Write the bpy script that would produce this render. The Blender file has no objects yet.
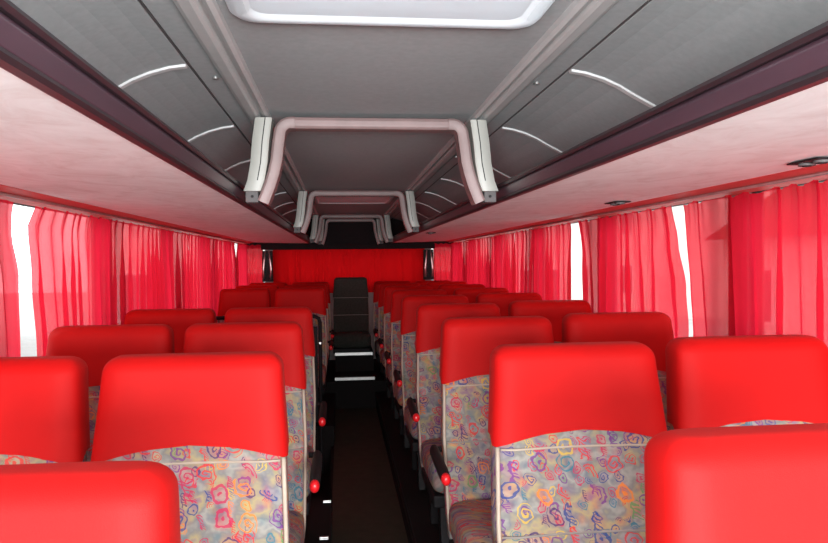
import bpy, bmesh, math, random
from mathutils import Vector, Matrix
random.seed(7)
S = bpy.context.scene
COL = S.collection
R = math.radians

# ------------------------------------------------------------------ camera
CX, CZ = -0.112, 1.37
cd = bpy.data.cameras.new('camera'); cam = bpy.data.objects.new('camera', cd); COL.objects.link(cam)
cd.sensor_fit = 'HORIZONTAL'; cd.sensor_width = 36.0; cd.lens = 698.2 / 828 * 36
cd.clip_start = 0.02; cd.clip_end = 200
cam.location = (CX, 0, CZ)
# yaw to the right, slight pitch down, slight roll
cam.matrix_world = (Matrix.Translation((CX, 0, CZ)) @ Matrix.Rotation(R(-5.961), 4, 'Z')
                    @ Matrix.Rotation(R(90 - 0.829), 4, 'X') @ Matrix.Rotation(R(-0.577), 4, 'Z'))
S.camera = cam
# ------------------------------------------------------------------ light
S.view_settings.view_transform = 'Standard'; S.view_settings.look = 'None'
S.view_settings.gamma = 1; S.view_settings.use_curve_mapping = False
S.view_settings.exposure = 0.0
S.cycles.use_denoising = True
S.cycles.max_bounces = 10; S.cycles.diffuse_bounces = 5; S.cycles.transparent_max_bounces = 12
S.cycles.sample_clamp_indirect = 6
S.cycles.caustics_reflective = False; S.cycles.caustics_refractive = False
W = bpy.data.worlds.new('overcast_sky'); S.world = W; W.use_nodes = True
W.node_tree.nodes['Background'].inputs[0].default_value = (0.93, 0.97, 1.0, 1)
W.node_tree.nodes['Background'].inputs[1].default_value = 3.1

def light(name, kind, loc, energy, color, rot=(0, 0, 0), size=1, size_y=None):
    d = bpy.data.lights.new(name, kind); o = bpy.data.objects.new(name, d); COL.objects.link(o)
    o.location = loc; o.rotation_euler = rot; d.energy = energy; d.color = color
    if kind == 'AREA':
        d.shape = 'RECTANGLE'; d.size = size; d.size_y = size_y or size
    else:
        d.shadow_soft_size = size
    return o
light('windscreen_daylight', 'AREA', (0, -1.70, 1.18), 290, (0.95, 0.98, 1.0), (R(106), 0, 0), 2.1, 0.75)
light('camera_flash', 'POINT', (CX + 0.03, -0.06, CZ + 0.07), 19.0, (1.0, 0.96, 0.90), size=0.03)

# ------------------------------------------------------------------ node helpers
def new_mat(name):
    m = bpy.data.materials.new(name); m.use_nodes = True
    nt = m.node_tree; b = nt.nodes['Principled BSDF']
    return m, nt, b
def nd(nt, t, **kw):
    n = nt.nodes.new(t)
    for k, v in kw.items(): setattr(n, k, v)
    return n
def mth(nt, op, a, b=None, c=None):
    n = nt.nodes.new('ShaderNodeMath'); n.operation = op
    for i, x in enumerate((a, b, c)):
        if x is None: continue
        if isinstance(x, (int, float)): n.inputs[i].default_value = x
        else: nt.links.new(x, n.inputs[i])
    return n.outputs[0]
def mixc(nt, f, a, b):
    n = nt.nodes.new('ShaderNodeMix'); n.data_type = 'RGBA'
    for s, x in ((n.inputs[0], f), (n.inputs[6], a), (n.inputs[7], b)):
        if isinstance(x, (int, float)): s.default_value = x
        elif isinstance(x, tuple): s.default_value = (*x, 1)
        else: nt.links.new(x, s)
    return n.outputs[2]
def ramp(nt, f, stops, mode='LINEAR'):
    n = nt.nodes.new('ShaderNodeValToRGB'); cr = n.color_ramp; cr.interpolation = mode
    while len(cr.elements) < len(stops): cr.elements.new(0.5)
    for e, (p, c) in zip(cr.elements, stops):
        e.position = p; e.color = (*c, 1)
    nt.links.new(f, n.inputs[0]); return n.outputs[0]
def noise(nt, vec, scale, detail=3, rough=0.5):
    n = nt.nodes.new('ShaderNodeTexNoise'); n.inputs['Scale'].default_value = scale
    n.inputs['Detail'].default_value = detail; n.inputs['Roughness'].default_value = rough
    if vec is not None: nt.links.new(vec, n.inputs['Vector'])
    return n
def objco(nt): return nt.nodes.new('ShaderNodeTexCoord').outputs['Object']
def bump(nt, b, h, strength=0.3, dist=0.002):
    n = nt.nodes.new('ShaderNodeBump'); n.inputs['Strength'].default_value = strength
    n.inputs['Distance'].default_value = dist
    nt.links.new(h, n.inputs['Height']); nt.links.new(n.outputs[0], b.inputs['Normal'])
def plain(name, c1, c2=None, rough=0.6, scale=30, metal=0, bmp=0.0, stretch=None, spec=0.5):
    m, nt, b = new_mat(name); co = objco(nt)
    if stretch:
        mp = nd(nt, 'ShaderNodeMapping'); mp.inputs['Scale'].default_value = stretch
        nt.links.new(co, mp.inputs[0]); co = mp.outputs[0]
    n = noise(nt, co, scale, 4)
    c2 = c2 or tuple(x * 0.85 for x in c1)
    nt.links.new(ramp(nt, n.outputs[0], [(0.3, c1), (0.7, c2)]), b.inputs['Base Color'])
    b.inputs['Roughness'].default_value = rough; b.inputs['Metallic'].default_value = metal
    b.inputs['Specular IOR Level'].default_value = spec
    if bmp: bump(nt, b, n.outputs[0], bmp)
    return m

M = {}
M['ceiling'] = plain('grey_ceiling_trim', (0.385, 0.415, 0.42), (0.34, 0.37, 0.375), 0.75, 60, bmp=0.15)
M['rib'] = plain('ceiling_channel_plastic', (0.52, 0.535, 0.53), (0.48, 0.495, 0.49), 0.45, 20)
M['matte_dark'] = plain('matte_dark_lining', (0.018, 0.012, 0.013), rough=0.95, spec=0.1)
M['groove'] = plain('dark_groove', (0.10, 0.09, 0.09), rough=0.7)
M['white_strip'] = plain('white_joint_strip', (0.75, 0.75, 0.75), rough=0.4)
M['hatch'] = plain('white_hatch_plastic', (0.88, 0.89, 0.90), (0.84, 0.85, 0.86), 0.4, 8)
m, nt, b = new_mat('opal_acrylic'); nn = noise(nt, objco(nt), 6, 2)
nt.links.new(ramp(nt, nn.outputs[0], [(0.3, (0.92, 0.94, 0.95)), (0.7, (0.88, 0.90, 0.91))]), b.inputs['Base Color']); b.inputs['Roughness'].default_value = 0.35
tl = nd(nt, 'ShaderNodeBsdfTranslucent'); tl.inputs[0].default_value = (0.9, 0.93, 0.95, 1); mx = nd(nt, 'ShaderNodeMixShader'); mx.inputs[0].default_value = 0.5
nt.links.new(b.outputs[0], mx.inputs[1]); nt.links.new(tl.outputs[0], mx.inputs[2]); nt.links.new(mx.outputs[0], nt.nodes['Material Output'].inputs[0]); M['opal'] = m
M['cream'] = plain('cream_plastic', (0.40, 0.395, 0.36), (0.35, 0.345, 0.315), 0.45, 15)
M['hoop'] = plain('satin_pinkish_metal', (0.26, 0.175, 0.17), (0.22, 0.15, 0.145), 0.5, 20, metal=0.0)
M['dark'] = plain('dark_plastic', (0.012, 0.010, 0.011), rough=0.6, spec=0.2)
M['pelmet'] = plain('pelmet_plastic_red_glow', (0.62, 0.07, 0.06), (0.55, 0.055, 0.05), 0.5, 12)  # pale strip coloured red to stand in for the curtains' red glow
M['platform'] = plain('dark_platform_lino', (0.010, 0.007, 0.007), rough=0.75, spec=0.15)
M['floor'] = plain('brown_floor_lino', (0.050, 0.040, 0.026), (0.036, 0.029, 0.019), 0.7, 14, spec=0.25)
M['wall'] = plain('grey_wall_lining', (0.34, 0.31, 0.30), rough=0.8)
M['alu'] = plain('aluminium_edge', (0.75, 0.74, 0.72), rough=0.3, metal=0.9)
M['fascia'] = plain('aubergine_fascia', (0.085, 0.045, 0.062), (0.06, 0.032, 0.046), 0.32, 25, stretch=(1, 0.1, 1))
M['lip'] = plain('black_fascia_lip', (0.03, 0.02, 0.025), rough=0.4)
M['frame'] = plain('black_window_rubber', (0.02, 0.02, 0.02), rough=0.6)
M['red_plastic'] = plain('red_armrest_cap', (0.75, 0.01, 0.015), rough=0.35)
M['piping'] = plain('beige_piping', (0.46, 0.38, 0.30), rough=0.7)
M['seam'] = plain('grey_seam', (0.28, 0.25, 0.23), rough=0.9)
M['asphalt'] = plain('pale_asphalt', (0.5, 0.49, 0.48), rough=0.9, scale=3)
M['render_wall'] = plain('pale_rendered_wall', (0.86, 0.83, 0.78), rough=0.9, scale=2)
M['roof_tile'] = plain('brown_roof', (0.22, 0.10, 0.07), rough=0.9, scale=5)
M['shutter'] = plain('dark_window_pane', (0.16, 0.17, 0.18), rough=0.3)

# marbled off-white rack underside
m, nt, b = new_mat('marbled_rack_lining'); co = objco(nt)
mp = nd(nt, 'ShaderNodeMapping'); mp.inputs['Scale'].default_value = (1, 0.7, 1); nt.links.new(co, mp.inputs[0])
n1 = noise(nt, mp.outputs[0], 9, 6, 0.65); n1.inputs['Distortion'].default_value = 1.2
nt.links.new(ramp(nt, n1.outputs[0], [(0.3, (0.72, 0.67, 0.65)), (0.5, (0.81, 0.80, 0.79)), (0.7, (0.87, 0.88, 0.87))]), b.inputs['Base Color'])
b.inputs['Roughness'].default_value = 0.85; M['lining'] = m

# red headrest cloth
m, nt, b = new_mat('red_headrest_cloth'); co = objco(nt)
n1 = noise(nt, co, 9, 3); n2 = noise(nt, co, 700, 2)
nt.links.new(ramp(nt, n1.outputs[0], [(0.3, (0.47, 0.0045, 0.0040)), (0.7, (0.43, 0.0038, 0.0038))]), b.inputs['Base Color'])
b.inputs['Roughness'].default_value = 0.62; b.inputs['Specular IOR Level'].default_value = 0.15; b.inputs['Sheen Weight'].default_value = 0.04
b.inputs['Sheen Roughness'].default_value = 0.4; b.inputs['Sheen Tint'].default_value = (1, 0.35, 0.3, 1)
bump(nt, b, n2.outputs[0], 0.25, 0.001); M['red'] = m

# patterned moquette: rings, spirals, arcs and hatchings drawn per Voronoi cell
def moquette():
    m, nt, b = new_mat('patterned_moquette')
    sp = nd(nt, 'ShaderNodeSeparateXYZ'); nt.links.new(objco(nt), sp.inputs[0])
    rnd = mth(nt, 'MULTIPLY', nd(nt, 'ShaderNodeObjectInfo').outputs['Random'], 7.0)
    u = mth(nt, 'ADD', mth(nt, 'ADD', sp.outputs[0], mth(nt, 'MULTIPLY', sp.outputs[1], 0.8)), rnd)
    v = mth(nt, 'ADD', mth(nt, 'ADD', sp.outputs[2], mth(nt, 'MULTIPLY', sp.outputs[1], 0.9)), rnd)
    cb = nd(nt, 'ShaderNodeCombineXYZ'); nt.links.new(u, cb.inputs[0]); nt.links.new(v, cb.inputs[1])
    ns = noise(nt, cb.outputs[0], 38, 2)
    sub = nd(nt, 'ShaderNodeVectorMath', operation='SUBTRACT'); nt.links.new(ns.outputs['Color'], sub.inputs[0]); sub.inputs[1].default_value = (0.5, 0.5, 0.5)
    sc = nd(nt, 'ShaderNodeVectorMath', operation='SCALE'); nt.links.new(sub.outputs[0], sc.inputs[0]); sc.inputs['Scale'].default_value = 0.026
    ad = nd(nt, 'ShaderNodeVectorMath', operation='ADD'); nt.links.new(cb.outputs[0], ad.inputs[0]); nt.links.new(sc.outputs[0], ad.inputs[1])
    vec = ad.outputs[0]
    base = noise(nt, cb.outputs[0], 14, 3)
    col = ramp(nt, base.outputs[0], [(0.30, (0.13, 0.15, 0.18)), (0.42, (0.31, 0.30, 0.265)), (0.50, (0.20, 0.195, 0.187)), (0.60, (0.36, 0.30, 0.16)), (0.70, (0.24, 0.15, 0.20))])
    pal = [(0, (0.02, 0.05, 0.20)), (0.15, (0.58, 0.03, 0.03)), (0.34, (0.70, 0.20, 0.03)), (0.44, (0.15, 0.03, 0.20)),
           (0.58, (0.03, 0.16, 0.22)), (0.66, (0.58, 0.38, 0.06)), (0.73, (0.45, 0.02, 0.08)), (0.86, (0.10, 0.25, 0.09)), (0.91, (0.05, 0.03, 0.12))]
    def layer(col, scale, off, rmax, seedx):
        av = nd(nt, 'ShaderNodeVectorMath', operation='ADD'); nt.links.new(vec, av.inputs[0]); av.inputs[1].default_value = off
        vo = nd(nt, 'ShaderNodeTexVoronoi'); vo.voronoi_dimensions = '2D'; vo.inputs['Scale'].default_value = scale
        vo.inputs['Randomness'].default_value = 0.55; nt.links.new(av.outputs[0], vo.inputs['Vector'])
        lo = nd(nt, 'ShaderNodeVectorMath', operation='SUBTRACT'); nt.links.new(av.outputs[0], lo.inputs[0]); nt.links.new(vo.outputs['Position'], lo.inputs[1])
        ls = nd(nt, 'ShaderNodeSeparateXYZ'); nt.links.new(lo.outputs[0], ls.inputs[0])
        x = mth(nt, 'MULTIPLY', ls.outputs[0], scale * 1.15); y = mth(nt, 'MULTIPLY', ls.outputs[1], scale * 0.9)
        r = mth(nt, 'SQRT', mth(nt, 'ADD', mth(nt, 'MULTIPLY', x, x), mth(nt, 'MULTIPLY', y, y)))
        cs = nd(nt, 'ShaderNodeSeparateXYZ'); nt.links.new(vo.outputs['Color'], cs.inputs[0])
        th = mth(nt, 'ADD', mth(nt, 'DIVIDE', mth(nt, 'ARCTAN2', y, x), 2 * math.pi), cs.outputs[1])
        ins = mth(nt, 'LESS_THAN', r, rmax)
        spiral = mth(nt, 'MULTIPLY', mth(nt, 'LESS_THAN', mth(nt, 'FRACT', mth(nt, 'ADD', mth(nt, 'MULTIPLY', r, 5.2), th)), 0.36), ins)
        ring = mth(nt, 'LESS_THAN', mth(nt, 'ABSOLUTE', mth(nt, 'SUBTRACT', r, rmax * 0.72)), 0.05)
        dot = mth(nt, 'LESS_THAN', r, 0.08)
        ring = mth(nt, 'MAXIMUM', ring, dot)
        arc = mth(nt, 'MULTIPLY', mth(nt, 'LESS_THAN', mth(nt, 'FRACT', mth(nt, 'MULTIPLY', r, 7.0)), 0.4), mth(nt, 'MULTIPLY', ins, mth(nt, 'LESS_THAN', mth(nt, 'FRACT', th), 0.45)))
        zig = mth(nt, 'LESS_THAN', mth(nt, 'FRACT', mth(nt, 'ADD', mth(nt, 'MULTIPLY', y, 6.0), mth(nt, 'MULTIPLY', x, 3.0))), 0.4)
        bar = mth(nt, 'MAXIMUM', zig, mth(nt, 'LESS_THAN', mth(nt, 'ABSOLUTE', mth(nt, 'ADD', x, 0.14)), 0.04))
        hat = mth(nt, 'MULTIPLY', bar, mth(nt, 'MULTIPLY', mth(nt, 'LESS_THAN', mth(nt, 'ABSOLUTE', x), 0.18), mth(nt, 'LESS_THAN', mth(nt, 'ABSOLUTE', y), 0.42)))
        t = cs.outputs[2]
        def sel(lo_, hi_, f): return mth(nt, 'MULTIPLY', f, mth(nt, 'MULTIPLY', mth(nt, 'GREATER_THAN', t, lo_), mth(nt, 'LESS_THAN', t, hi_)))
        f = mth(nt, 'MAXIMUM', mth(nt, 'MAXIMUM', sel(-1, 0.30, spiral), sel(0.30, 0.52, ring)), mth(nt, 'MAXIMUM', sel(0.52, 0.74, arc), sel(0.74, 0.92, hat)))
        f = mth(nt, 'MULTIPLY', f, 0.80)
        # soft tinted ground round some motifs
        soft = mth(nt, 'MULTIPLY', mth(nt, 'SUBTRACT', 1.0, mth(nt, 'MINIMUM', mth(nt, 'MULTIPLY', r, 2.0), 1.0)), 0.35)
        inv = mth(nt, 'FRACT', mth(nt, 'ADD', cs.outputs[0], 0.37))
        col = mixc(nt, soft, col, ramp(nt, inv, pal, 'CONSTANT'))
        return mixc(nt, f, col, ramp(nt, cs.outputs[0], pal, 'CONSTANT'))
    col = layer(col, 28, (3.1, 1.7, 0), 0.42, 1)
    col = layer(col, 15.5, (0, 0, 0), 0.40, 0)
    nt.links.new(col, b.inputs['Base Color']); b.inputs['Roughness'].default_value = 0.9; b.inputs['Specular IOR Level'].default_value = 0.2
    n2 = noise(nt, cb.outputs[0], 500, 2); bump(nt, b, n2.outputs[0], 0.3, 0.001)
    return m
M['moquette'] = moquette()
M['plain_moquette'] = plain('dark_grey_moquette', (0.045, 0.043, 0.036), (0.028, 0.028, 0.024), 0.9, 60, spec=0.2)

def curtain_mat(name, trans, diff, see, tw=0.7):
    m = bpy.data.materials.new(name); m.use_nodes = True; nt = m.node_tree; nt.nodes.clear()
    out = nd(nt, 'ShaderNodeOutputMaterial'); co = objco(nt)
    n = noise(nt, co, 260, 2)
    tr = nd(nt, 'ShaderNodeBsdfTranslucent'); df = nd(nt, 'ShaderNodeBsdfDiffuse'); tp = nd(nt, 'ShaderNodeBsdfTransparent')
    nt.links.new(ramp(nt, n.outputs[0], [(0.3, trans), (0.7, tuple(x * 0.94 for x in trans))]), tr.inputs[0])
    df.inputs[0].default_value = (*diff, 1)
    tp.inputs[0].default_value = (1, 0.42, 0.44, 1)
    m1 = nd(nt, 'ShaderNodeMixShader'); m1.inputs[0].default_value = tw; nt.links.new(df.outputs[0], m1.inputs[1]); nt.links.new(tr.outputs[0], m1.inputs[2])
    m2 = nd(nt, 'ShaderNodeMixShader')
    lw = nd(nt, 'ShaderNodeLayerWeight'); lw.inputs[0].default_value = 0.5     # thread gaps close up where the cloth turns edge-on
    wv = noise(nt, co, 3.5, 2)
    nt.links.new(mth(nt, 'MULTIPLY', mth(nt, 'MULTIPLY', mth(nt, 'SUBTRACT', 1.0, lw.outputs['Facing']), see), mth(nt, 'ADD', wv.outputs[0], 0.5)), m2.inputs[0]); nt.links.new(m1.outputs[0], m2.inputs[1]); nt.links.new(tp.outputs[0], m2.inputs[2])
    nt.links.new(m2.outputs[0], out.inputs[0]); return m
M['curtain'] = curtain_mat('sheer_red_curtain', (0.88, 0.018, 0.05), (0.80, 0.02, 0.04), 0.25)
M['corner_curtain'] = curtain_mat('double_layer_red_curtain', (0.75, 0.012, 0.03), (0.80, 0.02, 0.04), 0.05)
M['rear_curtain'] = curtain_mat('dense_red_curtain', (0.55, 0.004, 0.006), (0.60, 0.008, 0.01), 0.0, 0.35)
m = bpy.data.materials.new('window_glass'); m.use_nodes = True; nt = m.node_tree; nt.nodes.clear()
out = nd(nt, 'ShaderNodeOutputMaterial'); tp = nd(nt, 'ShaderNodeBsdfTransparent'); gl = nd(nt, 'ShaderNodeBsdfGlossy'); gl.inputs['Roughness'].default_value = 0.02
tp.inputs[0].default_value = (0.96, 0.98, 0.98, 1); fr = 0.05
mx = nd(nt, 'ShaderNodeMixShader'); mx.inputs[0].default_value = fr; nt.links.new(tp.outputs[0], mx.inputs[1]); nt.links.new(gl.outputs[0], mx.inputs[2]); nt.links.new(mx.outputs[0], out.inputs[0])
M['glass'] = m

# ------------------------------------------------------------------ mesh helpers
class MB:
    def __init__(s): s.v = []; s.f = []
    def add(s, vs, fs):
        o = len(s.v); s.v += [tuple(v) for v in vs]; s.f += [tuple(i + o for i in f) for f in fs]; return s
    def box(s, x0, x1, y0, y1, z0, z1):
        v = [(x, y, z) for x in (x0, x1) for y in (y0, y1) for z in (z0, z1)]
        return s.add(v, [(0, 1, 3, 2), (4, 6, 7, 5), (0, 4, 5, 1), (2, 3, 7, 6), (0, 2, 6, 4), (1, 5, 7, 3)])
    def rings(s, rings, cap=True):
        n = len(rings[0]); o = len(s.v); vs = [p for r in rings for p in r]
        fs = []
        for i in range(len(rings) - 1):
            for j in range(n):
                k = (j + 1) % n; fs.append((i * n + j, i * n + k, (i + 1) * n + k, (i + 1) * n + j))
        if cap: fs.append(tuple(reversed(range(n)))); fs.append(tuple(range((len(rings) - 1) * n, len(rings) * n)))
        return s.add(vs, fs)
    def tube(s, pts, r, n=10, cap=True):
        pts = [Vector(p) for p in pts]; rs = []
        up = None
        for i, p in enumerate(pts):
            t = (pts[min(i + 1, len(pts) - 1)] - pts[max(i - 1, 0)]).normalized()
            if up is None: up = Vector((0, 0, 1)) if abs(t.z) < 0.9 else Vector((0, 1, 0))
            a = t.cross(up).normalized(); bb = a.cross(t).normalized(); up = bb
            rr = r[i] if isinstance(r, (list, tuple)) else r
            rs.append([p + a * math.cos(2 * math.pi * k / n) * rr + bb * math.sin(2 * math.pi * k / n) * rr for k in range(n)])
        return s.rings(rs, cap)
    def prism(s, prof, axis, a, b):
        """profile polygon extruded along an axis from a to b"""
        def P(p, t): return (t, p[0], p[1]) if axis == 'x' else (p[0], t, p[1]) if axis == 'y' else (p[0], p[1], t)
        return s.rings([[P(p, a) for p in prof], [P(p, b) for p in prof]])
    def build(s, name, mat, parent=None, smooth=False, bevel=0, sub=0, angle=None):
        me = bpy.data.meshes.new(name); me.from_pydata(s.v, [], s.f); me.update()
        bm = bmesh.new(); bm.from_mesh(me); bmesh.ops.recalc_face_normals(bm, faces=bm.faces); bm.to_mesh(me); bm.free()
        me.materials.append(mat)
        if smooth:
            for p in me.polygons: p.use_smooth = True
            if angle: me.set_sharp_from_angle(angle=R(angle))
        o = bpy.data.objects.new(name, me); COL.objects.link(o)
        if parent: o.parent = parent
        if bevel:
            md = o.modifiers.new('bevel', 'BEVEL'); md.width = bevel; md.segments = 3; md.limit_method = 'ANGLE'
        if sub:
            md = o.modifiers.new('sub', 'SUBSURF'); md.levels = sub; md.render_levels = sub
        return o
def struct(o, label=None):
    o['kind'] = 'structure'
    if label: o['label'] = label
    return o
def tag(o, label, cat, group=None):
    o['label'] = label; o['category'] = cat
    if group: o['group'] = group
    return o
def empty(name, loc, label, cat, group=None):
    o = bpy.data.objects.new(name, None); COL.objects.link(o); o.location = loc; o.empty_display_size = 0.1
    return tag(o, label, cat, group)
KIDS = {}
def kids(o): return [c for c in COL.objects if c.parent == o]
def copy_tree(o, parent=None):
    c = o.copy(); COL.objects.link(c); c.parent = parent
    for ch in kids(o): copy_tree(ch, c)
    return c

Y0, Y1 = -1.80, 8.05          # front and rear ends of the saloon
XW = 1.20                     # inner face of the side walls
PZ = 0.15                     # height of the seat platforms above the aisle

# ------------------------------------------------------------------ floor and platforms
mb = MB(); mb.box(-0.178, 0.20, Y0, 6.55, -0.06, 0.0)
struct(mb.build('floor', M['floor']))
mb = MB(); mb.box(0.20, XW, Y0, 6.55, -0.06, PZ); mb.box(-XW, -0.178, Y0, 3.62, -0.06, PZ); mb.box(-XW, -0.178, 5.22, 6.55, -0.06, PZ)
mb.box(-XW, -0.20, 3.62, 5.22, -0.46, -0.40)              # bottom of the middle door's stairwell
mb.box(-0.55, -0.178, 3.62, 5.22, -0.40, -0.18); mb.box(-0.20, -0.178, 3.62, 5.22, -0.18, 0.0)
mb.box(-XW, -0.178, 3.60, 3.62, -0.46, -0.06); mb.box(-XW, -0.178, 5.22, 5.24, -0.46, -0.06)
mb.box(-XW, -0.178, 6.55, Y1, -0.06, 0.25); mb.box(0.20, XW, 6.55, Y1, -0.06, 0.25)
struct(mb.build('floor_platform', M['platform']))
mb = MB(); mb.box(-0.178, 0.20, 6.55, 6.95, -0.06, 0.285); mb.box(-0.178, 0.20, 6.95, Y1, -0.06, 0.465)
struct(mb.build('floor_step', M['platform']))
for i, (y, z) in enumerate(((6.55, 0.285), (6.95, 0.465))):
    mb = MB(); mb.prism([(y - 0.012, z - 0.02), (y - 0.012, z + 0.006), (y + 0.025, z + 0.006), (y + 0.025, z), (y, z), (y, z - 0.02)], 'x', -0.18, 0.19)
    struct(mb.build('trim_%d' % (i + 1), M['alu']))
# platform edge strips along the aisle
for i, (x, s, a, b_) in enumerate(((-0.178, -1, Y0, 3.62), (0.20, 1, Y0, 6.55))):
    mb = MB(); mb.box(min(x, x - s * 0.008), max(x, x - s * 0.008), a, b_, PZ - 0.035, PZ + 0.003)
    struct(mb.build('trim_%d' % (i + 3), M['dark']))

# ------------------------------------------------------------------ side walls, pillars, windows
PIL = [-1.46 + 1.22 * k for k in range(8)]
ZS, ZT = 0.86, 1.60
wn = 1
for s, nm in ((-1, 'left'), (1, 'right')):
    mb = MB()
    def bx(a, b_, y0, y1, z0, z1): mb.box(min(s * a, s * b_), max(s * a, s * b_), y0, y1, z0, z1)
    bx(XW, XW + 0.06, Y0, Y1, -0.46, ZS); bx(XW, XW + 0.06, Y0, Y1, ZT, 1.95)
    for y in PIL: bx(XW, XW + 0.06, y - 0.055, y + 0.055, ZS, ZT)
    bx(XW, XW + 0.06, Y0, Y0 + 0.1, ZS, ZT); bx(XW, XW + 0.06, Y1 - 0.12, Y1, ZS, ZT)
    struct(mb.build('wall_' + nm, M['wall']))
    ys = [Y0 + 0.1 - 0.055] + PIL + [Y1 - 0.12 + 0.055]
    for a, b_ in zip(ys[:-1], ys[1:]):
        a += 0.055; b_ -= 0.055
        g = MB(); X = s * (XW + 0.03); g.box(X - 0.002, X + 0.002, a + 0.015, b_ - 0.015, ZS + 0.015, ZT - 0.015)
        w = struct(g.build('window_%d' % wn, M['glass'])); 
        f = MB()
        f.box(X - 0.012, X + 0.012, a, b_, ZS, ZS + 0.018); f.box(X - 0.012, X + 0.012, a, b_, ZT - 0.018, ZT)
        f.box(X - 0.012, X + 0.012, a, a + 0.018, ZS + 0.018, ZT - 0.018); f.box(X - 0.012, X + 0.012, b_ - 0.018, b_, ZS + 0.018, ZT - 0.018)
        f.build('window_frame', M['frame'], w)
        wn += 1
# rear wall and its window
mb = MB()
mb.box(-XW, XW, Y1, Y1 + 0.06, -0.06, 1.12); mb.box(-0.97, -0.81, Y1, Y1 + 0.06, 1.12, 1.53); mb.box(0.80, 0.93, Y1, Y1 + 0.06, 1.12, 1.53)
struct(mb.build('wall_back', M['wall']))
mb = MB(); mb.box(-XW, XW, Y1, Y1 + 0.06, 1.53, 1.95); struct(mb.build('trim_40', M['matte_dark']))
g = MB(); g.box(-XW, XW, Y1 + 0.061, Y1 + 0.065, 1.10, 1.51); w = struct(g.build('window_%d' % wn, M['glass']))
# front wall with the windscreen opening (behind the camera)
mb = MB(); mb.box(-XW, XW, Y0 - 0.06, Y0, -0.06, 0.82); mb.box(-XW, XW, Y0 - 0.06, Y0, 1.78, 1.95)
mb.box(-XW, -1.12, Y0 - 0.06, Y0, 0.82, 1.78); mb.box(1.12, XW, Y0 - 0.06, Y0, 0.82, 1.78)
struct(mb.build('wall_front', M['wall']))
g = MB(); g.box(-1.12, 1.12, Y0 - 0.035, Y0 - 0.03, 0.82, 1.78); struct(g.build('window_%d' % (wn + 1), M['glass']))

# ------------------------------------------------------------------ ceiling
ZC = 1.875
cove = [(0.0, ZC), (0.20, ZC), (0.345, ZC), (0.350, ZC + 0.004), (0.420, ZC + 0.002), (0.425, ZC - 0.004), (0.480, ZC - 0.008), (0.483, ZC - 0.003), (0.487, ZC - 0.003), (0.490, ZC - 0.009),
        (0.53, 1.860), (0.578, 1.846), (0.62, 1.828), (0.66, 1.805), (0.705, 1.782), (0.76, 1.752), (0.84, 1.712), (0.94, 1.672), (1.06, 1.64), (XW, 1.625)]
prof = [(-x, z) for x, z in reversed(cove[1:])] + cove
top = [(x, z + 0.03) for x, z in reversed(prof)]
HX = 0.285
mb = MB()
for sg in (-1, 1):
    pr = [(sg * HX, ZC)] + [(sg * x, z) for x, z in cove if x > HX]
    mb.prism(pr + [(x, z + 0.03) for x, z in reversed(pr)], 'y', Y0, Y1)
for a, b_ in ((Y0, 0.83), (1.425, Y1)): mb.box(-HX, HX, a, b_, ZC, ZC + 0.03)
struct(mb.build('ceiling', M['ceiling']))
# longitudinal channels (double bead)
for i, s in enumerate((-1, 1)):
    pf = [(0.345, ZC + 0.001), (0.347, ZC - 0.012), (0.356, ZC - 0.018), (0.366, ZC - 0.014), (0.369, ZC - 0.006), (0.376, ZC - 0.006),
          (0.380, ZC - 0.014), (0.388, ZC - 0.017), (0.410, ZC - 0.016), (0.420, ZC - 0.012), (0.424, ZC - 0.002)]
    mb = MB(); mb.prism([(s * x, z) for x, z in pf], 'y', Y0, Y1 - 0.02)
    struct(mb.build('trim_%d' % (i + 5), M['rib'], smooth=False))
# dark seam beads beside the channels
for i, s in enumerate((-1, 1)):
    mb = MB(); mb.box(min(s * .4825, s * .4875), max(s * .4825, s * .4875), Y0, Y1 - 0.02, ZC - 0.008, ZC - 0.002)
    struct(mb.build('trim_%d' % (i + 7), M['groove']))
# curved white joint strips of the outer ceiling
tn = 9
arcpts = [c for c in cove if c[0] >= 0.49 and c[0] < 1.1]
for s in (-1, 1):
    for k, y in enumerate([0.98, 1.80, 2.58, 3.38, 4.18, 4.98, 5.78, 6.58]):
        if s == 1: y -= 0.02
        pts = []
        n = len(arcpts)
        for x, z in arcpts: pts.append((x, z))
        mb = MB(); rs = []
        for x, z in pts:
            rs.append([(s * x, y - 0.010, z + 0.002), (s * x, y + 0.010, z + 0.002), (s * x, y + 0.010, z - 0.006), (s * x, y - 0.010, z - 0.006)])
        mb.rings(rs); struct(mb.build('trim_%d' % tn, M['white_strip'])); tn += 1
# small screws on the channels
def hatch(y0, y1, lab, mat='hatch'):
    t = empty('roof_hatch', (-0.012, (y0 + y1) / 2, ZC), lab, 'hatch', None)
    h = (y1 - y0) / 2
    def rr(w, hh, r, z, n=6):
        out = []
        for cx, cy, a0 in ((w - r, hh - r, 0), (-w + r, hh - r, 90), (-w + r, -hh + r, 180), (w - r, -hh + r, 270)):
            for k in range(n + 1):
                a = R(a0 + 90 * k / n); out.append((cx + r * math.cos(a), cy + r * math.sin(a), z))
        return out
    mb = MB(); mb.rings([rr(0.312, h, .05, -0.002), rr(0.312, h, .05, -0.010), rr(0.300, h - .012, .045, -0.020), rr(0.275, h - .04, .04, -0.022), rr(0.268, h - .05, .035, -0.014)])
    mb.build('frame', M[mat], t, True, angle=50)
    mb = MB(); mb.rings([rr(0.266, h - .052, .035, -0.010), rr(0.266, h - .052, .035, -0.0155), rr(0.20, h - .10, .03, -0.019)])
    mb.build('panel', M[mat], t, True, angle=50)
hatch(0.80, 1.455, 'white moulded roof hatch in the ceiling nearest the camera', 'opal')
hatch(5.20, 5.85, 'pale roof hatch in the ceiling far down the coach')

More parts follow.
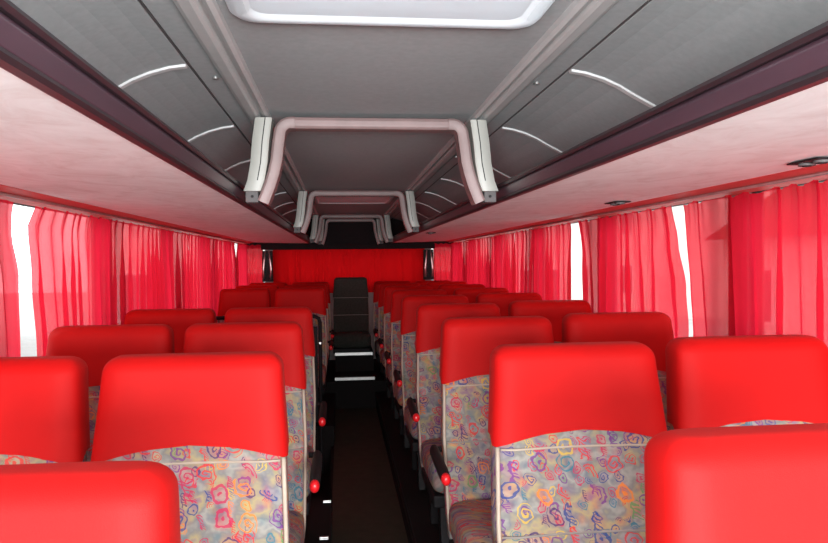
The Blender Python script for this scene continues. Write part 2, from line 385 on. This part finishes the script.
# ------------------------------------------------------------------ luggage racks
def rack(s, nm):
    t = empty('luggage_rack', (s * 0.45, 3.0, 1.585), f'long overhead luggage rack with marbled pale underside, {nm} side of the coach', 'luggage rack')
    def P(pts): return [(s * x - s * 0.45, z - 1.585) for x, z in pts]
    a, b_ = -1.6 - 3.0, 7.90 - 3.0
    mb = MB(); mb.prism(P([(0.462, 1.584), (0.80, 1.590), (1.06, 1.598), (1.06, 1.608), (0.80, 1.600), (0.462, 1.594)]), 'y', a, b_)
    mb.build('underside_panel', M['lining'], t)
    mb = MB(); mb.prism(P([(0.452, 1.592), (0.448, 1.620), (0.452, 1.628), (0.466, 1.628), (0.470, 1.600), (0.464, 1.592)]), 'y', a, b_)
    mb.build('fascia', M['fascia'], t, bevel=0.002)
    mb = MB(); mb.prism(P([(0.446, 1.628), (0.443, 1.634), (0.446, 1.641), (0.458, 1.643), (0.470, 1.640), (0.472, 1.628)]), 'y', a, b_)
    mb.build('top_lip', M['lip'], t)
    mb = MB(); mb.prism(P([(0.452, 1.579), (0.448, 1.585), (0.452, 1.592), (0.466, 1.592), (0.474, 1.583), (0.466, 1.579)]), 'y', a, b_)
    mb.build('bottom_lip', M['lip'], t)
    return t
rack(-1, 'left'); rack(1, 'right')
# pelmets above the curtains
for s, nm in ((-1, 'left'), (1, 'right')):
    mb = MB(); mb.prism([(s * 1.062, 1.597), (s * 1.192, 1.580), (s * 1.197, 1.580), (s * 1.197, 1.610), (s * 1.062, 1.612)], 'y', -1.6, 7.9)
    tag(mb.build('curtain_pelmet', M['pelmet']), f'narrow pelmet strip, red curtain glow in its colour, between luggage rack and curtains, {nm} side', 'pelmet')
    mb = MB(); mb.tube([(s * 1.118, -1.6, 1.584), (s * 1.118, 7.9, 1.584)], 0.005, 8)
    tag(mb.build('curtain_rail', M['alu'], None, True), f'thin metal curtain rail above the {nm} side windows', 'curtain rail')

# small service grilles under the right rack
def grille(x, y, lab):
    t = empty('air_vent', (x, y, 1.584 + max(0, x - .46) * .018 - .001), lab, 'vent', 'vents under the right luggage rack')
    mb = MB(); mb.box(-.032, .032, -.055, .055, -.004, .0); mb.build('plate', M['dark'], t, bevel=.002)
    for k in (-1, 1):
        mb = MB(); mb.tube([(0, k * .026, -.003), (0, k * .026, -.009)], .019, 16); n_ = mb.build('nozzle', M['groove'], t, True, angle=40)
        mb = MB(); mb.tube([(0, k * .026, -.008), (0, k * .026, -.011)], .010, 12); mb.build('knob', M['dark'], n_, True, angle=40)
grille(0.97, 1.50, 'small dark air vent under the right luggage rack, nearest the camera')
grille(0.96, 2.62, 'small dark air vent under the right luggage rack, above second curtain')
grille(0.56, 5.20, 'small dark air vent under the right luggage rack, farthest from camera')

# ------------------------------------------------------------------ hoops across the gangway
def arcp(cx, cz, r, a0, a1, n=6): return [(cx + r * math.cos(R(a0 + (a1 - a0) * k / n)), cz + r * math.sin(R(a0 + (a1 - a0) * k / n))) for k in range(n + 1)]
def hoop_proto():
    t = empty('roof_hoop', (0, 2.416, 1.575), '', 'roof hoop', 'hoops across the ceiling')
    zt = 1.860 - 1.575
    # flat bar across the ceiling
    mb = MB(); prof = [(-.030, zt), (-.036, zt - .012), (-.036, zt - .030), (-.028, zt - .038), (.028, zt - .038), (.036, zt - .030), (.036, zt - .012), (.030, zt)]
    mb.prism(prof, 'x', -.285, .285); mb.build('crossbar', M['hoop'], t, bevel=.003)
    for s in (-1, 1):
        # curved post: centreline sweeps from the crossbar down and outward to the rack
        cl = [(.262, zt - .019)] + arcp(.275, zt - .056, .037, 88, 8, 5) + [(.318, .19), (.324, .14), (.333, .10), (.347, .055), (.364, .012), (.370, -.002)]
        rs = []
        for i, (x, z) in enumerate(cl):
            a = Vector(cl[max(i - 1, 0)]); b_ = Vector(cl[min(i + 1, len(cl) - 1)]); d = (b_ - a).normalized(); nrm = Vector((-d.y, d.x))
            w = .019
            pr = [(-w, -.034), (-w * .4, -.040), (w * .6, -.040), (w, -.034), (w, .034), (w * .6, .04), (-w * .4, .04), (-w, .034)]
            rs.append([(s * (x + nrm.x * p), q, z + nrm.y * p) for p, q in pr])
        mb = MB(); mb.rings(rs); p = mb.build('post', M['hoop'], t, True, angle=35)
        # ribbed cream cover plate beside it
        mb = MB()
        L = [(.335, .279), (.346, .20), (.352, .13), (.363, .07), (.376, .035)]
        rs = []
        for x, z in L:
            w = .056
            rs.append([(s * x, -.046, z), (s * (x + .008), -.050, z), (s * (x + w - .012), -.050, z), (s * (x + w), -.044, z), (s * (x + w), .044, z), (s * x, .044, z)])
        mb.rings(rs); c = mb.build('cover_plate', M['cream'], t, True, angle=30)
        mb = MB(); rs = []
        for x, z in [(a + .022, b_) for a, b_ in L[:-1]]: rs.append([(s * (x - .0015), -.0515, z), (s * (x + .0015), -.0515, z), (s * (x + .0015), -.049, z), (s * (x - .0015), -.049, z)])
        mb.rings(rs); mb.build('groove', M['dark'], c)
        mb = MB(); mb.box(*sorted((s * .385, s * .428)), -.030, .030, -.002, .045); mb.build('foot', M['groove'], t, bevel=.004)
        for k in (-1, 1):
            mb = MB(); mb.tube([(s * .405, -.030, .03 + k * .012), (s * .405, -.034, .03 + k * .012)], .005, 8); mb.build('screw', M['dark'], t)
    return t
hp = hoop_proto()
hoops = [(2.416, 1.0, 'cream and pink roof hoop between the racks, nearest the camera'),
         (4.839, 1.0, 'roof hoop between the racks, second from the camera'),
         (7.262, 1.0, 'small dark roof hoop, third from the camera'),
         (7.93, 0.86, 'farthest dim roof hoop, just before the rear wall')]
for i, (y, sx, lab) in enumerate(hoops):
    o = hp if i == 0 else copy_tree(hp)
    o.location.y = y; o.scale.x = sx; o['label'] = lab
# screw caps on the channels
for s in (-1, 1):
    for y in (1.92, 3.3):
        mb = MB(); mb.tube([(s * .44, y, ZC - .006), (s * .44, y, ZC - .012)], .007, 10)
        tag(mb.build('ceiling_screw', M['alu'], None, True, angle=40), f'{"left" if s < 0 else "right"} ceiling screw cap beside the channel, {"nearer" if y < 2 else "farther"} one', 'screw', 'screw caps in the ceiling')

# ------------------------------------------------------------------ curtains
def curtain(name, s, e0, e1, lab, seed, ztop=1.572, zbot=0.84, mat='curtain', xb=1.142, amp=0.020, pitch=0.105):
    """e0,e1: functions t(0 top..1 bottom)->y of both edges"""
    rg = random.Random(seed)
    L = abs(e1(0) - e0(0)); nf = max(3, int(L / pitch)); nu = nf * 14; nv = 22
    ph = [rg.uniform(-0.5, 0.5) for _ in range(nf + 2)]; am = [rg.uniform(.45, 1.25) for _ in range(nf + 2)]
    drift = [rg.uniform(-.5, .5) for _ in range(nf + 2)]
    def li(a, q): i = int(q); f = q - i; f = f * f * (3 - 2 * f); return a[i] * (1 - f) + a[min(i + 1, len(a) - 1)] * f
    vs = []
    for j in range(nv + 1):
        t = j / nv; z = ztop + (zbot - ztop) * t
        for i in range(nu + 1):
            u = i / nu; q = u * nf
            y = e0(.5) + (e1(.5) - e0(.5)) * u + (e0(t) - e0(.5)) * (1 - u) ** 4 + (e1(t) - e1(.5)) * u ** 4
            g = 2 * math.pi * (q + li(ph, q) + li(drift, q) * t)
            a = amp * li(am, q) * (0.45 + 0.75 * min(1, t * 2.5))
            w = math.sin(g) + .35 * math.sin(2 * g + 1.3 + seed) * (1 - .4 * t)
            fine = .25 * amp * math.sin(3 * g) * max(0, 1 - t * 4)
            x = xb + .012 + a * w * .8 + fine - (0.004 if j == 0 else 0)
            x = max(min(x, XW - .012), 1.128)
            # header frill
            zz = z + (0.006 * math.sin(g * 1.0) if j == 0 else 0)
            vs.append((s * x, y, zz) if s in (-1, 1) else (y, xb + a * w * .6, zz))
    fs = []
    for j in range(nv):
        for i in range(nu):
            k = j * (nu + 1) + i; fs.append((k, k + 1, k + nu + 2, k + nu + 1))
    mb = MB(); mb.add(vs, fs); o = mb.build(name, M[mat], None, True)
    tag(o, lab, 'curtain', 'red window curtains')
    return o
def E(*pts):
    """piecewise-linear edge over t with smooth steps"""
    def f(t):
        for (t0, y0), (t1, y1) in zip(pts[:-1], pts[1:]):
            if t <= t1:
                q = (t - t0) / (t1 - t0); q = q * q * (3 - 2 * q); return y0 + (y1 - y0) * q
        return pts[-1][1]
    return f
C = curtain
# left side, near to far
C('curtain', -1, E((0, 0.95), (1, 0.95)), E((0, 2.357), (.12, 2.354), (.34, 2.411), (.66, 2.423), (1, 2.43)), 'red curtain at the far left edge of the photo, nearest on the left', 1)
C('curtain', -1, E((0, 2.53), (.10, 2.475), (.34, 2.50), (.68, 2.535), (1, 2.57)), E((0, 4.90), (1, 4.93)), 'wide red curtain right of the white gap on the left side', 2)
C('curtain', -1, E((0, 4.93), (1, 4.92)), E((0, 6.98), (.3, 7.14), (1, 7.16)), 'red curtain in the middle distance on the left side', 3)
C('curtain', -1, E((0, 7.28), (.15, 7.17), (1, 7.16)), E((0, 7.98), (1, 7.98)), 'narrow red curtain at the far end of the left side', 4)
# right side
C('curtain', 1, E((0, 0.95), (1, 0.95)), E((0, 2.463), (.18, 2.457), (.43, 2.436), (.65, 2.425), (1, 2.42)), 'nearest red curtain at the right edge of the photo', 5, pitch=0.125, amp=0.020)
C('curtain', 1, E((0, 2.573), (.18, 2.534), (.43, 2.474), (.65, 2.445), (1, 2.43)), E((0, 3.622), (.28, 3.564), (.57, 3.538), (1, 3.52)), 'red curtain between the two white gaps on the right side', 6)
C('curtain', 1, E((0, 3.736), (.3, 3.741), (1, 3.75)), E((0, 4.98), (1, 5.00)), 'red curtain left of the farther white gap, right side', 7)
C('curtain', 1, E((0, 5.00), (1, 5.01)), E((0, 7.98), (1, 7.98)), 'long red curtain at the far end of the right side', 8)
# rear window
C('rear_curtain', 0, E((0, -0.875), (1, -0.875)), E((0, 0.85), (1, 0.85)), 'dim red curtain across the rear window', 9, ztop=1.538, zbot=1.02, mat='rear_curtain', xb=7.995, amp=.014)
C('curtain', 0, E((0, -1.19), (1, -1.19)), E((0, -0.985), (1, -0.985)), 'narrow bright red curtain in the left rear corner', 10, ztop=1.572, zbot=1.0, xb=8.0, mat='corner_curtain')
C('curtain', 0, E((0, 0.95), (1, 0.95)), E((0, 1.19), (1, 1.19)), 'narrow bright red curtain in the right rear corner', 11, ztop=1.572, zbot=1.0, xb=8.0, mat='corner_curtain')
for s, x in ((-1, -0.93), (1, 0.885)):
    t = empty('rear_window_post', (x, 7.925, 1.20), f'silver and black post at the {"left" if s < 0 else "right"} end of the rear window', 'window post', 'posts beside the rear window')
    mb = MB(); mb.prism([(-.06, -.04), (.06, -.04), (.055, .305), (-.055, .305)], 'y', 0.0, .05); mb.build('backing', M['dark'], t, bevel=.004)
    for k in (-1, 1):
        mb = MB(); mb.tube([(k * .038, -.012, -.01), (k * .042, -.016, .1), (k * .032, -.016, .2), (k * .020, -.008, .30)], [.010, .011, .009, .006], 8); mb.build('strip', M['alu'], t, True)
mb = MB(); mb.prism([(7.93, 1.515), (7.935, 1.572), (8.05, 1.572), (8.05, 1.545), (7.96,1.545), (7.96,1.515)], 'x', -1.0, .96)
tag(mb.build('rear_pelmet', M['matte_dark'], None, bevel=.004), 'dark bar above the rear window curtain', 'pelmet')

# ------------------------------------------------------------------ seats
HW = [(.40 - PZ, .205), (.50 - PZ, .214), (.75 - PZ, .2185), (.94 - PZ, .211), (1.06 - PZ, .201), (1.171 - PZ, .193)]
ZTOP = 1.158 - PZ
def hw(z):
    for (z0, w0), (z1, w1) in zip(HW[:-1], HW[1:]):
        if z <= z1:
            q = max(0, (z - z0) / (z1 - z0)); return w0 + (w1 - w0) * q
    return HW[-1][1]
def fy(z): return (z - (1.03 - PZ)) * 0.20      # front face of the reclined backrest
def section(z, grow=0.0, ztop=ZTOP, n=40, hwf=hw, thick=.105):
    """closed outline of the backrest at height z, front is -y"""
    rc = .034; w = hwf(z) + grow; k = 1.0
    zz = min(z, ztop)
    if zz > ztop - rc:
        dz = (zz - (ztop - rc)) / rc; k = math.sqrt(max(0.0, 1 - dz * dz)); w = hwf(z) + grow - rc * (1 - k)
    T = thick + 2 * grow
    d = T / 2 * (0.30 + 0.70 * k) if k < 1 else T / 2
    cy = fy(z) - grow + T / 2
    out = []
    for i in range(n):
        a = 2 * math.pi * i / n; c, s_ = math.cos(a), math.sin(a); e = 0.42
        x = w * math.copysign(abs(c) ** e, c); y = d * math.copysign(abs(s_) ** e, s_)
        # shallow hollow of the front face between the bolsters
        if s_ < -0.5: y += .012 * max(0.0, 1 - (abs(x) / (w * .8)) ** 2)
        out.append((x, cy + y, z))
    return out
def make_seat(plainseat=False):
    t = empty('coach_seat', (0, 0, PZ), '', 'seat', 'red-topped patterned coach seats')
    fab = M['plain_moquette'] if plainseat else M['moquette']
    # backrest
    zs = [.26 + (ZTOP - .034 - .008 - .26) * k / 18 for k in range(19)] + [ZTOP - .008 - .034 + .034 * math.sin(R(a)) for a in (15, 30, 45, 60, 72, 82, 89)]
    mb = MB(); mb.rings([section(z, 0, ZTOP - .008) for z in zs]); mb.build('backrest', fab, t, True, angle=60)
    # piping down both front edges
    for s in (-1, 1):
        pts = []
        for k in range(16):
            z = .30 + (.930 - PZ - .30) * k / 15
            pts.append((s * (hw(z) - .004), fy(z) + .010, z))
        mb = MB(); mb.tube(pts, .0055, 6); mb.build('piping', M['piping'] if not plainseat else M['seam'], t, True)
    for zc_, mt in ((.925 - PZ, 'piping'), (.735 - PZ, 'seam')):
        mb = MB(); pts = []
        for k in range(13):
            x = -hw(zc_) * .95 + hw(zc_) * 1.9 * k / 12; hol = .012 * max(0.0, 1 - (abs(x) / (hw(zc_) * .8)) ** 2)
            pts.append((x, fy(zc_) + hol + (.006 if k in (0, 12) else -.0005), zc_))
        mb.tube(pts, .0028, 6); mb.build('seam', M[mt] if not plainseat else M['seam'], t, True)
    # headrest cover with an arched lower edge
    if not plainseat:
        n = 48; g = .006; rings = []
        zl0, arch = .930 - PZ, .034
        base = section(zl0, g, ZTOP, n)
        NR = 14; hi = [ZTOP - .034 + .034 * math.sin(R(a)) for a in (0, 15, 30, 45, 60, 72, 82, 88)]
        def edge(x, y):
            q = min(1, abs(x) / .21)
            return zl0 + arch * (1 - q * q) + (.0 if y < 0.02 else .02)
        for j in range(NR):
            row = []
            for i in range(n):
                x0, y0, _ = base[i]; ze = edge(x0, y0); z = ze + (hi[0] - ze) * j / NR
                row.append(section(z, g, ZTOP, n)[i])
            rings.append(row)
        for z in hi: rings.append(section(z, g, ZTOP, n))
        inner = [section(rings[0][i][2], g - .005, ZTOP, n)[i] for i in range(n)]
        mb = MB(); mb.rings([inner] + rings, cap=False)
        o = len(mb.v) - n; mb.f.append(tuple(range(o, o + n)))
        mb.build('headrest_cover', M['red'], t, True, angle=60)
    # cushion
    def crs(y, w, z0, z1):
        out = []
        for i in range(28):
            a = 2 * math.pi * i / 28; c, s_ = math.cos(a), math.sin(a)
            out.append((w * math.copysign(abs(c) ** .35, c), y, (z0 + z1) / 2 + (z1 - z0) / 2 * math.copysign(abs(s_) ** .45, s_)))
        return out
    yb = -.13
    mb = MB(); mb.rings([crs(yb + .02, .212, .27, .40), crs(yb - .10, .214, .27, .415), crs(yb - .28, .214, .27, .425), crs(yb - .37, .212, .27, .43), crs(yb - .41, .205, .28, .42), crs(yb - .43, .190, .30, .40)])
    mb.build('cushion', fab, t, True, angle=50)
    mb = MB(); mb.box(-.205, .205, yb - .38, yb + .06, .215, .268); mb.build('seat_frame', M['dark'], t, bevel=.008)
    for s in (-1, 1):
        mb = MB(); mb.prism([(yb - .34, 0), (yb - .28, 0), (yb - .22, .19), (yb - .02, .19), (yb + .02, 0), (yb + .08, 0), (yb + .04, .215), (yb - .30, .215)], 'x', s * .15 - .018, s * .15 + .018)
        mb.build('leg', M['dark'], t, bevel=.004)
    mb = MB(); mb.tube([(-.14, fy(.9) + .12, .80), (-.14, fy(.9) + .15, .81), (.14, fy(.9) + .15, .81), (.14, fy(.9) + .12, .80)], .010, 8)
    mb.build('grab_handle', M['dark'], t, True)
    return t
def add_armrest(t, s):
    mb = MB(); x = s * .256; rs = []
    for y, h, w in ((-.07, .018, .012), (-.09, .024, .016), (-.28, .022, .017), (-.345, .019, .016), (-.352, .017, .014)):
        z = .565 + (y + .1) * .05
        rs.append([(x + w * math.cos(2 * math.pi * k / 14), y, z + h * math.sin(2 * math.pi * k / 14)) for k in range(14)])
    mb.rings(rs); a = mb.build('armrest', M['dark'], t, True, angle=50)
    mb = MB(); rs = []
    for y, h, w in ((-.350, .0185, .0150), (-.364, .0180, .0145), (-.371, .014, .011), (-.374, .007, .006)):
        rs.append([(x + w * math.cos(2 * math.pi * k / 14), y, .5525 + h * math.sin(2 * math.pi * k / 14)) for k in range(14)])
    mb.rings(rs); mb.build('end_cap', M['red_plastic'], a, True, angle=50)
    mb = MB(); mb.tube([(x - s * .03, -.06, .565), (x, -.06, .565)], .010, 8); mb.build('pivot', M['dark'], a, True)

win = make_seat()                       # window seat, no aisle armrest
aisR = make_seat(); add_armrest(aisR, -1)
aisL = make_seat(); add_armrest(aisL, 1)
YR = lambda k: 1.605 + (k - 1) * 0.844
ORD = ['nearest', 'second', 'third', 'fourth', 'fifth', 'sixth', 'seventh', 'eighth', 'ninth']
used = {}
def put(proto, x, y, lab, dz=0.0):
    key = proto.name
    o = proto if key not in used else copy_tree(proto)
    used[key] = 1
    o.location = (x, y, PZ + dz); o['label'] = lab
    return o
XA, XB = 0.445, 0.8915
special = {('R', 0, 'aisle'): 'large red headrest cover filling the bottom right corner of the photo',
           ('L', 0, 'aisle'): 'large red headrest cover filling the bottom left corner of the photo'}
for k in range(8):
    y = YR(k)
    lab = 'red-topped patterned seat beside the aisle, right side, %s row from the camera' % ORD[k]
    if k == 0: lab = 'bright red-topped seat filling the bottom right corner of the photo'
    put(aisR, XA + (.03 if k == 0 else .009), y, lab, -.008 if k == 0 else .004)
    if k > 0:
        put(win, XB + .02, y, 'red-topped patterned seat beside the curtain, right side, %s row from the camera' % ORD[k], 0.012)
for k in (0, 1, 2, 3, 6, 7):
    y = YR(k)
    n_ = ORD[k] if k < 4 else ORD[k - 2]
    lab = 'red-topped patterned seat beside the aisle, left side, %s row from the camera' % n_
    if k == 0: lab = 'bright red-topped seat filling the bottom left corner of the photo'
    put(aisL, -XA - (.065 if k == 0 else .009), y, lab, -.022 if k == 0 else 0)
    if k > 0:
        put(win, -XB - .014, y, 'red-topped patterned seat beside the curtain, left side, %s row from the camera' % n_)
yb_ = YR(8)
for x, w in ((-XB, 'at the left curtain'), (-XA, 'just left of the dark seat'), (XA, 'just right of the dark seat'), (XB, 'at the right curtain')):
    put(win, x, yb_, 'red-topped seat of the rear bench, %s' % w)
mid = make_seat(True); mid.name = 'rear_middle_seat'
mid.location = (-.012, yb_ - .02, .25); mid.scale = (.90, 1, .955)
tag(mid, 'dark seat without red cover at the end of the aisle', 'seat')

# ------------------------------------------------------------------ handrail at the middle door
t = empty('handrail', (-.27, 5.16, 0), 'black handrail at the stairwell of the middle door, left of the aisle', 'handrail')
mb = MB(); mb.tube([(0, 0, -.4), (0, 0, .93), (-.01, 0, .96), (-.04, 0, .975), (-.80, 0, .975)], .014, 10); mb.build('rail', M['dark'], t, True, angle=60)
mb = MB(); mb.box(-.80, -.02, -.006, .006, .20, .90); mb.build('panel', M['dark'], t, bevel=.004)
for z in (.78,):
    mb = MB(); mb.tube([(.0, -.014, z), (.0, -.03, z)], .009, 10); mb.build('button', M['alu'], t, True, angle=40)

# ------------------------------------------------------------------ small fittings on the platform edge
for i, (x, y, lab) in enumerate(((-.188, 3.55, 'small bright metal cap on the left platform edge, farther one'), (-.192, 3.08, 'small bright metal cap on the left platform edge, nearer one'))):
    mb = MB(); mb.box(-.018, .022, -.016, .016, 0, .006); mb.box(-.018, .022, -.016, -.010, .006, .013)
    o = mb.build('edge_cap', M['alu'], None, bevel=.002); o.location = (x - .01, y, PZ + .004); tag(o, lab, 'metal cap', 'metal caps on the platform edge')

# ------------------------------------------------------------------ outside
mb = MB(); mb.box(-60, 60, -40, 60, -0.95, -0.90); struct(mb.build('ground', M['asphalt']))

# houses across the yard on both sides, seen as shapes through the thin curtains
def house(x, y, w, d, h, lab, s, col):
    """long side faces the coach; w along y"""
    t = empty('house', (x, y, -0.9), lab, 'house')
    mb = MB(); mb.box(0 if s > 0 else -d, d if s > 0 else 0, -w / 2, w / 2, 0, h); mb.build('wall', M[col], t)
    x0, x1 = (-.3, d + .3) if s > 0 else (-d - .3, .3)
    mb = MB(); mb.prism([(x0, h), (x1, h), ((x0 + x1) / 2, h + d * .35)], 'y', -w / 2 - .3, w / 2 + .3); mb.build('roof', M['roof_tile'], t)
    n = int(w / 2.2)
    for k in range(n):
        yy = -w / 2 + w * (k + .5) / n
        for z0 in ((.9,) if h < 3.4 else (.9, 3.2)):
            mb = MB(); fx = -s * .03; mb.box(min(fx, fx * -.2), max(fx, fx * -.2), yy - .55, yy + .55, z0, z0 + 1.2); f = mb.build('window', M['hatch'], t)
            mb = MB(); mb.box(min(fx * 1.4, fx), max(fx * 1.4, fx), yy - .47, yy + .47, z0 + .08, z0 + 1.12); mb.build('pane', M['shutter'], f)
    return t
house(8.5, 11, 8, 6, 2.7, 'low pale house outside, beyond the right curtains', 1, 'render_wall')
house(9.5, 2.5, 6, 6, 3.0, 'small pale house outside, beyond the nearest right curtain', 1, 'render_wall')
house(11, 31, 12, 7, 5.2, 'tall pale house outside, farthest beyond the right curtains', 1, 'render_wall')
house(-8.5, 10, 8, 6, 2.7, 'low pale house outside, beyond the left curtains', -1, 'render_wall')
house(-11, 19, 9, 7, 5.2, 'tall pale house outside, farthest beyond the left curtains', -1, 'render_wall')

t = house(0, 0, 12, 6, 4.6, 'added wide pale house outside, blocking sky behind the rear window', -1, 'render_wall')
t.location = (0, 17, -0.9); t.rotation_euler.z = -math.pi / 2  # house added as backdrop to hide white sky behind the rear corner curtains
